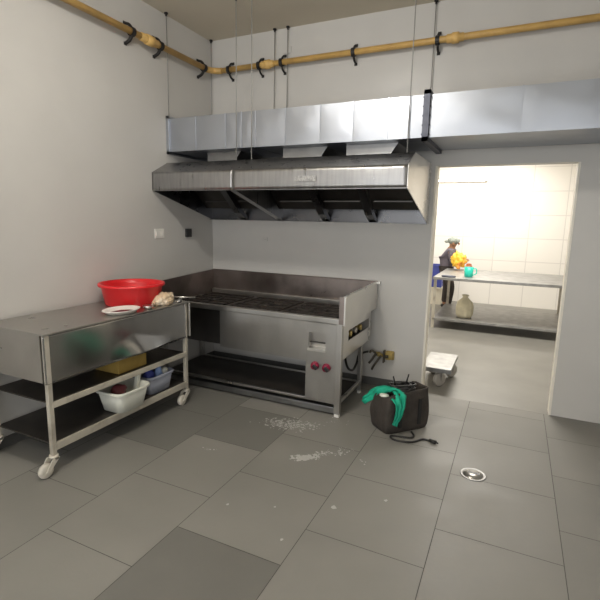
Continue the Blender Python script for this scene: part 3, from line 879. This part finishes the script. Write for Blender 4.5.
# green cloth over the near corner of the bag
q = MB(); bm = q.bm
path = [(2.095, -0.860, 0.185), (2.135, -0.875, 0.225), (2.19, -0.885, 0.285), (2.245, -0.895, 0.322), (2.305, -0.905, 0.335), (2.36, -0.935, 0.328), (2.405, -0.975, 0.300), (2.425, -0.990, 0.24), (2.422, -1.000, 0.18), (2.405, -1.012, 0.12), (2.395, -1.02, 0.085)]
P = [Vector(p) for p in path]
Q = []
for i in range(len(P) - 1):
    p0 = P[max(i - 1, 0)]; p1 = P[i]; p2 = P[i + 1]; p3 = P[min(i + 2, len(P) - 1)]
    for k in range(6):
        t = k / 6
        Q.append(0.5 * ((2 * p1) + (p2 - p0) * t + (2 * p0 - 5 * p1 + 4 * p2 - p3) * t * t + (3 * p1 - p0 - 3 * p2 + p3) * t ** 3))
Q.append(P[-1])
rows = []
NW = 14
for i, p in enumerate(Q):
    f = i / (len(Q) - 1)
    d = (Q[min(i + 1, len(Q) - 1)] - Q[max(i - 1, 0)]).normalized()
    horiz = Vector((0.55, -0.83, 0)) if f < 0.55 else Vector((0.70, 0.72, 0))
    wv = (Vector((0.45, -0.65, 0)).lerp(ux, min(1, max(0, (f - 0.45) / 0.25)))).normalized()
    wv = (wv - d * wv.dot(d)).normalized()
    nv = d.cross(wv)
    hw = 0.006 + 0.01 * min(1, f * 5) + (0.032 if f < 0.55 else 0.044) * math.sin(PI * min(1, f * 1.05 + .06)) ** 0.6 + 0.014 * noise.noise(Vector((f * 6, 0, 2)))
    row = []
    for k in range(NW + 1):
        u = k / NW * 2 - 1
        fold = 0.014 * math.sin(u * 8 + f * 5) + 0.016 * noise.noise(Vector((u * 3, f * 9, 1)))
        row.append(bm.verts.new(p + wv * (u * hw) + nv * fold + Vector((0, 0, -0.02 * abs(u) if f < .6 else 0))))
    rows.append(row)
for a, c in zip(rows, rows[1:]):
    for k in range(NW):
        f = bm.faces.new((a[k], a[k + 1], c[k + 1], c[k])); f.smooth = True
o = solid(q.build('green_cloth', 'green'), 0.007, 0)
tag(o, 'bright green cloth draped over the left corner of the tool bag', 'cloth')
q = MB(); q.blob((0, 0, 0), (0.035, 0.028, 0.014), 3, 0.3, 2.5, 3, 0.2)
o = q.build('paper_scrap', 'white_tub'); o.location = (2.285, -0.955, 0.285)
tag(o, 'small off-white scrap tucked under the green cloth', 'paper scrap')
# power cable on floor
e = empty('power_cable', (2.42, -1.09, 0.0), 'black power cable curling on the floor in front of the tool bag', 'cable')
T = at(e)
q = MB(); q.tube([(2.50, -0.90, 0.009), (2.53, -0.955, 0.008), (2.52, -1.0, 0.008), (2.46, -1.02, 0.008), (2.38, -1.035, 0.008), (2.385, -1.075, 0.008), (2.44, -1.095, 0.008), (2.54, -1.066, 0.008), (2.60, -0.985, 0.008), (2.655, -0.985, 0.008)], 0.0075, n=8)
q.build('cord', 'cable', e, T)
q = MB(); q.cyl((2.65, -0.985, 0.012), (2.70, -1.005, 0.014), 0.013, 0.014, n=10)
q.cyl((2.70, -1.005, 0.018), (2.718, -1.013, 0.018), 0.003, n=6); q.cyl((2.70, -1.0, 0.010), (2.718, -1.008, 0.010), 0.003, n=6)
q.build('plug', 'cable', e, T)

# ------------------------------------------------------------------ floor drain and powder
e = empty('floor_drain', (2.985, -1.315, 0.0), 'round steel floor drain with a dark slot', 'floor drain')
q = MB(); q.lathe([(0.062, 0.0005), (0.072, 0.004), (0.078, 0.004), (0.082, 0.0005), (0.062, 0.0005)], n=36); q.build('rim', 'deck', e)
q = MB(); q.lathe([(0.0, 0.001), (0.061, 0.001), (0.061, 0.0025), (0.0, 0.0025)], n=36); q.build('plate', 'steel', e)
q = MB(); q.box(-0.034, 0.005, 0.0026, 0.040, 0.030, 0.0034); q.build('slot', 'black_plastic', e)
# powder spill on the floor (uncountable specks)
q = MB(); bm = q.bm
rp = random.Random(21)
def speck(x, y, r):
    n = rp.randint(6, 9)
    a0 = rp.random() * 6
    c = bm.verts.new((x, y, 0.0016))
    vs = [bm.verts.new((x + math.cos(a0 + 2 * PI * k / n) * r * rp.uniform(.55, 1.3), y + math.sin(a0 + 2 * PI * k / n) * r * rp.uniform(.55, 1.3), 0.0006)) for k in range(n)]
    for k in range(n):
        bm.faces.new((c, vs[k], vs[(k + 1) % n]))
def patch(cx, cy, sx, sy, rot, count, r0, r1):
    c, s = math.cos(rot), math.sin(rot)
    for k in range(count):
        u, v = rp.gauss(0, 1) * sx, rp.gauss(0, 1) * sy
        speck(cx + u * c - v * s, cy + u * s + v * c, r0 + (r1 - r0) * rp.random() ** 2.5)
patch(1.60, -1.20, 0.10, 0.050, 0.15, 420, 0.0015, 0.011)
patch(1.50, -1.235, 0.05, 0.03, -0.2, 80, 0.0015, 0.010)
patch(1.76, -1.13, 0.05, 0.03, 0.2, 50, 0.0015, 0.009)
patch(1.925, -1.625, 0.038, 0.016, 0.62, 170, 0.003, 0.017)
patch(2.04, -1.50, 0.07, 0.018, 0.55, 80, 0.002, 0.010)
patch(2.13, -1.40, 0.05, 0.02, 0.3, 14, 0.003, 0.009)
patch(2.30, -1.50, 0.02, 0.012, 0.3, 6, 0.004, 0.008)
patch(1.27, -1.83, 0.03, 0.012, 0.5, 12, 0.003, 0.009)
patch(1.92, -0.98, 0.05, 0.03, 0.5, 14, 0.003, 0.009)
for x, y, r in ((2.30, -2.05, 0.016), (2.55, -1.85, 0.012), (2.16, -2.42, 0.010), (2.0, -2.2, 0.008), (1.75, -2.3, 0.009)):
    speck(x, y, r)
tag(q.build('flour_spill', 'flour'), 'white powder spilled in patches on the grey floor before the range', 'powder spill', kind='stuff')

# ------------------------------------------------------------------ through the doorway
dl = empty('platform_dolly', (2.5, 0.46, 0), 'low platform dolly with silver deck just beyond the doorway', 'dolly')
T = at(dl)
q = MB(); q.box(2.36, 0.175, 0.172, 2.645, 0.745, 0.212, bev=0.004); q.build('deck', 'deck', dl, T)
q = MB(); q.box(2.358, 0.168, 0.170, 2.647, 0.176, 0.206); q.build('front_edge', 'galv_dull', dl, T)
for wx, wy in ((2.53, 0.27), (2.60, 0.62), (2.41, 0.66)):
    q = MB(); q.box(wx - 0.035, wy - 0.04, 0.150, wx + 0.035, wy + 0.04, 0.172)
    q.box(wx - 0.03, wy - 0.02, 0.06, wx - 0.025, wy + 0.02, 0.155); q.box(wx + 0.025, wy - 0.02, 0.06, wx + 0.03, wy + 0.02, 0.155)
    c = q.build('caster', 'steel', dl, T)
    q = MB(); q.lathe([(0.0, -0.02), (0.055, -0.02), (0.070, -0.016), (0.074, 0), (0.070, 0.016), (0.055, 0.02), (0.0, 0.02)], (wx, wy, 0.074), 28, (0.8, -0.6, 0))
    q.build('wheel', 'rubber', c, T)

tb = empty('work_table', (3.0, 3.65, 0), 'large steel work table standing in the bright kitchen beyond the doorway', 'table')
T = at(tb)
q = MB(); q.box(2.00, 2.86, 0.762, 3.9, 4.42, 0.802, bev=0.004); q.build('tabletop', 'deck', tb, T)
for lx, ly in ((2.03, 2.93), (2.06, 4.34), (3.84, 2.93), (3.84, 4.34)):
    q = MB(); q.box(lx - 0.02, ly - 0.02, 0.0, lx + 0.02, ly + 0.02, 0.765); q.build('leg', 'rail', tb, T)
q = MB(); q.box(2.02, 2.91, 0.125, 3.86, 4.36, 0.16, bev=0.004); q.build('lower_shelf', 'deck', tb, T)
q = MB(); q.lathe([(0.0, 0.0), (0.09, 0.0), (0.10, 0.022), (0.094, 0.022), (0.085, 0.004), (0.0, 0.004)], n=32, sx=1.1, sy=0.6)
o = q.build('baking_tray', 'dark_steel'); o.location = (2.215, 2.955, 0.8025)
tag(o, 'dark shallow tray lying at the near edge of the work table', 'tray')
e = empty('jug', (2.48, 3.18, 0.8025), 'teal plastic jug standing on the work table', 'jug')
q = MB(); q.lathe([(0.0, 0.0), (0.055, 0.0), (0.062, 0.01), (0.068, 0.15), (0.064, 0.15), (0.058, 0.012), (0.0, 0.006)], n=28); q.build('body', 'teal', e)
q = MB(); q.tube([(0.062, 0.0, 0.13), (0.105, 0, 0.125), (0.11, 0, 0.06), (0.062, 0, 0.03)], 0.008, n=8); q.build('handle', 'teal', e)
q = MB(); q.blob((0, 0, 0.11), (0.105, 0.085, 0.125), 4, 0.5, 2.6, 3, 0.4);
o = q.build('plastic_bag', 'yellow_bag'); o.location = (2.205, 4.20, 0.862)
tag(o, 'crumpled yellow and orange plastic bag in front of the bending person', 'plastic bag')
e = empty('clay_pot', (2.40, 4.05, 0.8025), 'small red-brown pot on the work table right of the yellow bag', 'pot')
q = MB(); q.lathe([(0.0, 0.0), (0.035, 0.0), (0.055, 0.04), (0.058, 0.09), (0.04, 0.12), (0.0, 0.12)], n=24); q.build('body', 'brown_red', e)
q = MB(); q.lathe([(0.0, 0.118), (0.044, 0.118), (0.044, 0.128), (0.015, 0.14), (0.0, 0.142)], n=24); q.build('lid', 'brown_red', e)
q = MB(); q.lathe([(0.0, 0.0), (0.10, 0.0), (0.125, 0.05), (0.13, 0.16), (0.11, 0.24), (0.05, 0.30), (0.035, 0.32), (0.055, 0.35), (0.03, 0.36), (0.0, 0.34)], n=36)
for v in q.bm.verts:
    k = 1 + 0.05 * math.sin(math.atan2(v.co.y, v.co.x) * 9)
    v.co.x *= k; v.co.y *= k
o = q.build('sack', 'sack'); o.location = (2.46, 3.20, 0.161)
tag(o, 'tied cream sack on the lower shelf of the work table', 'sack')
e = empty('crate', (1.69, 5.25, 0.345), 'blue plastic crate stacked on a cream box left of the work table', 'crate')
q = MB()
q.box(-0.13, -0.16, 0, 0.13, 0.16, 0.012)
for zz in (0.0, 0.10, 0.20, 0.30, 0.37):
    q.box(-0.13, -0.16, zz, 0.13, -0.148, zz + 0.072); q.box(-0.13, 0.148, zz, 0.13, 0.16, zz + 0.072)
    q.box(-0.13, -0.148, zz, -0.118, 0.148, zz + 0.072); q.box(0.118, -0.148, zz, 0.13, 0.148, zz + 0.072)
for sx in (-1, 1):
    for sy in (-1, 1):
        q.box(sx * 0.125 - 0.015, sy * 0.155 - 0.015, 0, sx * 0.125 + 0.015, sy * 0.155 + 0.015, 0.43)
q.build('body', 'blue', e)
q = MB()
q.box(-0.14, -0.17, 0.425, 0.14, -0.145, 0.445); q.box(-0.14, 0.145, 0.425, 0.14, 0.17, 0.445)
q.box(-0.14, -0.145, 0.425, -0.115, 0.145, 0.445); q.box(0.115, -0.145, 0.425, 0.14, 0.145, 0.445); q.build('rim', 'blue', e)
e = empty('storage_box', (1.69, 5.25, 0), 'cream storage box on the floor under the blue crate', 'box')
q = MB(); q.box(-0.15, -0.18, 0, 0.15, 0.18, 0.315, bev=0.008); q.build('body', 'cream', e)
q = MB(); q.box(-0.16, -0.19, 0.315, 0.16, 0.19, 0.344, bev=0.006); q.build('lid', 'cream', e)
e = empty('tube_light', (1.85, FY, 2.47), 'lit tube lamp batten high on the far kitchen wall', 'tube light')
q = MB(); q.box(-0.62, -0.05, -0.03, 0.62, 0, 0.03, bev=0.004); q.build('batten', 'white_plastic', e)
q = MB(); q.cyl((-0.58, -0.07, 0), (0.58, -0.07, 0), 0.014, n=14); q.build('lamp', 'tube', e)
for s in (-1, 1):
    q = MB(); q.box(s * 0.6 - 0.02, -0.09, -0.02, s * 0.6 + 0.02, -0.04, 0.02); q.build('lamp_holder', 'white_plastic', e)

# ------------------------------------------------------------------ person bending over the table
def skin(name, verts, edges, m, parent, root=0, sub=2):
    me = bpy.data.meshes.new(name)
    me.from_pydata([v[:3] for v in verts], edges, [])
    me.materials.append(M[m])
    o = bpy.data.objects.new(name, me)
    COL.objects.link(o); o.parent = parent
    sk = o.modifiers.new('skin', 'SKIN'); sk.use_smooth_shade = True
    for i, v in enumerate(verts):
        sv = me.skin_vertices[0].data[i]
        r = v[3]
        sv.radius = r if isinstance(r, tuple) else (r, r)
        sv.use_root = (i == root)
    ss = o.modifiers.new('sub', 'SUBSURF'); ss.levels = sub; ss.render_levels = sub
    return o
pr = empty('person', (2.02, 4.66, 0), 'person in dark clothes and grey cap bending over the work table', 'person')
# local: +x facing right (towards the yellow bag), z up
V = [(-0.06, 0, 0.84, .08)]; E = []
def add(p, r, j):
    V.append((*p, r)); E.append((j, len(V) - 1)); return len(V) - 1
sp1 = add((-0.055, 0, 0.96, )[:3], .10, 0)
sp2 = add((-0.03, 0, 1.08), .115, sp1)
nk = add((0.005, -0.01, 1.165), .052, sp2)
hd0 = add((0.020, -0.02, 1.205), .060, nk)
hd1 = add((0.028, -0.025, 1.255), .083, hd0)
hd2 = add((0.034, -0.025, 1.305), .070, hd1)
for s in (-1, 1):
    h = add((-0.06, s * 0.08, 0.78), .062, 0)
    fx = 0.06 if s < 0 else -0.05
    k = add((fx, s * 0.10, 0.45), .058, h)
    a = add((fx - 0.03, s * 0.105, 0.085), .036, k)
    add((fx + 0.10, s * 0.115, 0.032), .030, a)
    sh = add((0.015, s * 0.165, 1.09), .056, sp2)
    el = add((0.06, s * 0.20, 0.90), .042, sh)
    wr = add((0.20, -0.16 + s * 0.13, 0.965), .029, el)
    pm = add((0.255, -0.20 + s * 0.11, 0.975), .024, wr)
    for q_, (dy, L) in enumerate(((-0.027, .055), (-0.009, .065), (0.009, .062), (0.027, .05))):
        k1 = add((0.285, -0.215 + s * 0.11 + dy, 0.980), .0095, pm)
        k2 = add((0.285 + L * .6, -0.225 + s * 0.10 + dy, 0.970), .0085, k1)
        add((0.285 + L * .85, -0.23 + s * 0.09 + dy, 0.950), .007, k2)
    t1 = add((0.250, -0.20 + s * 0.07, 0.990), .010, pm)
    add((0.275, -0.205 + s * 0.06, 1.0), .008, t1)
skin('body', V, E, 'skin', pr)
# clothing
V = [(-0.06, 0, 0.86, .14)]; E = []
a = add((-0.06, 0, 0.97), .125, 0); c = add((-0.032, 0, 1.085), .135, a); add((-0.005, -0.006, 1.15), .07, c)
add((-0.06, 0, 0.70), .15, 0)
for s in (-1, 1):
    sh = add((0.015, s * 0.165, 1.095), .072, c); el = add((0.06, s * 0.205, 0.90), .056, sh); add((0.155, -0.10 + s * 0.16, 0.945), .042, el)
skin('shirt', V, E, 'shirt', pr)
V = [(-0.06, 0, 0.84, .122)]; E = []
for s in (-1, 1):
    fx = 0.06 if s < 0 else -0.05
    h = add((-0.06, s * 0.09, 0.74), .098, 0); k = add((fx, s * 0.10, 0.45), .074, h); add((fx - 0.03, s * 0.105, 0.10), .055, k)
skin('trousers', V, E, 'trousers', pr)
for s in (-1, 1):
    fx = 0.06 if s < 0 else -0.05
    q = MB(); q.blob((fx + 0.045, s * 0.108, 0.045), (0.135, 0.052, 0.050), 3, 0.05, 1)
    for v in q.bm.verts: v.co.z = max(v.co.z, 0.0)
    q.build('shoe', 'shoe', pr)
# head shape details: face, cap with knot
HC = Vector((0.042, -0.028, 1.250))
q = MB(); q.blob((HC.x + 0.085, HC.y, HC.z - 0.005), (0.022, 0.014, 0.02), 2, 0, 1); q.build('nose', 'skin', pr)
for s in (-1, 1):
    q = MB(); q.blob((HC.x + 0.070, HC.y + s * 0.033, HC.z + 0.018), (0.010, 0.013, 0.009), 2, 0, 1); q.build('eye', 'hair', pr)
    q = MB(); q.blob((HC.x - 0.005, HC.y + s * 0.084, HC.z), (0.020, 0.010, 0.030), 2, 0.1, 1); q.build('ear', 'skin', pr)
q = MB(); q.blob((HC.x + 0.076, HC.y, HC.z - 0.042), (0.008, 0.024, 0.006), 2, 0, 1); q.build('mouth', 'brown_red', pr)
q = MB(); q.blob((HC.x - 0.012, HC.y, HC.z + 0.045), (0.105, 0.098, 0.070), 3, 0.10, 2.5, 2, 0.1)
cap = q.build('cap', 'cap', pr)
q = MB(); q.blob((HC.x - 0.130, HC.y, HC.z + 0.030), (0.045, 0.028, 0.026), 2, 0.3, 2, 2); q.build('knot', 'cap', cap)

# ------------------------------------------------------------------ lights (the rooms' ceiling lamps, added fill)
def area(name, loc, sx, sy, power, color, rot=(0, 0, 0)):
    l = bpy.data.lights.new(name, 'AREA')
    l.shape = 'RECTANGLE'; l.size = sx; l.size_y = sy; l.energy = power; l.color = color
    o = bpy.data.objects.new(name, l); COL.objects.link(o)
    o.location = loc; o.rotation_euler = rot
    return o
def hung_lamp(loc, sx, sy, h, power, color):
    """a lamp hung below the ceiling that gives light on every side"""
    x, y, z = loc
    A = sx * sy * 2 + sx * h * 2 + sy * h * 2
    for rot, off, a, b2 in (((0, 0, 0), (0, 0, -h / 2), sx, sy), ((PI, 0, 0), (0, 0, h / 2), sx, sy),
                            ((PI / 2, 0, 0), (0, sy / 2, 0), sx, h), ((-PI / 2, 0, 0), (0, -sy / 2, 0), sx, h),
                            ((0, -PI / 2, 0), (sx / 2, 0, 0), h, sy), ((0, PI / 2, 0), (-sx / 2, 0, 0), h, sy)):
        area('ceiling_lamp', (x + off[0], y + off[1], z + off[2]), a, b2, power * a * b2 / A, color, rot)
hung_lamp((1.55, -2.75, 3.25), 0.5, 0.14, 0.10, 80, (1.0, 0.97, 0.92))
hung_lamp((1.2, -5.2, 3.25), 1.0, 0.14, 0.10, 30, (1.0, 0.98, 0.95))
# added fill areas before the rear and right walls; no windows stand there
area('fill_light', (2.4, RY + 0.03, 1.35), 4.6, 2.4, 90, (0.94, 0.97, 1.0), (PI / 2, 0, 0))
area('fill_light', (RX - 0.03, -4.0, 1.5), 1.3, 2.4, 8, (1.0, 0.985, 0.96), (0, PI / 2, 0))
area('far_lamp', (2.6, 2.2, 2.95), 1.6, 0.3, 115, (1.0, 0.96, 0.89))
area('far_lamp', (2.4, 4.6, 2.95), 1.6, 0.3, 72, (1.0, 0.955, 0.88))
w = bpy.data.worlds.new('world'); SC.world = w; w.use_nodes = True
w.node_tree.nodes['Background'].inputs['Color'].default_value = (0.9, 0.92, 1, 1)
w.node_tree.nodes['Background'].inputs['Strength'].default_value = 0.0

# ------------------------------------------------------------------ camera
f_px = 456.25
yaw, pitch, roll = math.radians(25.046), math.radians(9.840), math.radians(1.2138)
fw = Vector((-math.sin(yaw) * math.cos(pitch), math.cos(yaw) * math.cos(pitch), -math.sin(pitch)))
r = fw.cross(Vector((0, 0, 1))).normalized(); u = r.cross(fw)
R1 = r * math.cos(roll) + u * math.sin(roll); U1 = -r * math.sin(roll) + u * math.cos(roll)
cam = bpy.data.cameras.new('camera')
cam.sensor_fit = 'AUTO'; cam.sensor_width = 36; cam.lens = 36 * f_px / 600; cam.clip_start = 0.05
co = bpy.data.objects.new('camera', cam); COL.objects.link(co)
mw = Matrix((R1, U1, -fw)).transposed().to_4x4()
mw.translation = Vector((3.101, -4.2748, 1.6))
co.matrix_world = mw
SC.camera = co
SC.view_settings.view_transform = 'Standard'
SC.view_settings.look = 'None'
SC.view_settings.exposure = 0.0
SC.view_settings.gamma = 1
SC.view_settings.use_curve_mapping = False
SC.cycles.use_denoising = True
SC.cycles.max_bounces = 10
SC.cycles.diffuse_bounces = 6
SC.cycles.glossy_bounces = 5
SC.cycles.sample_clamp_indirect = 6
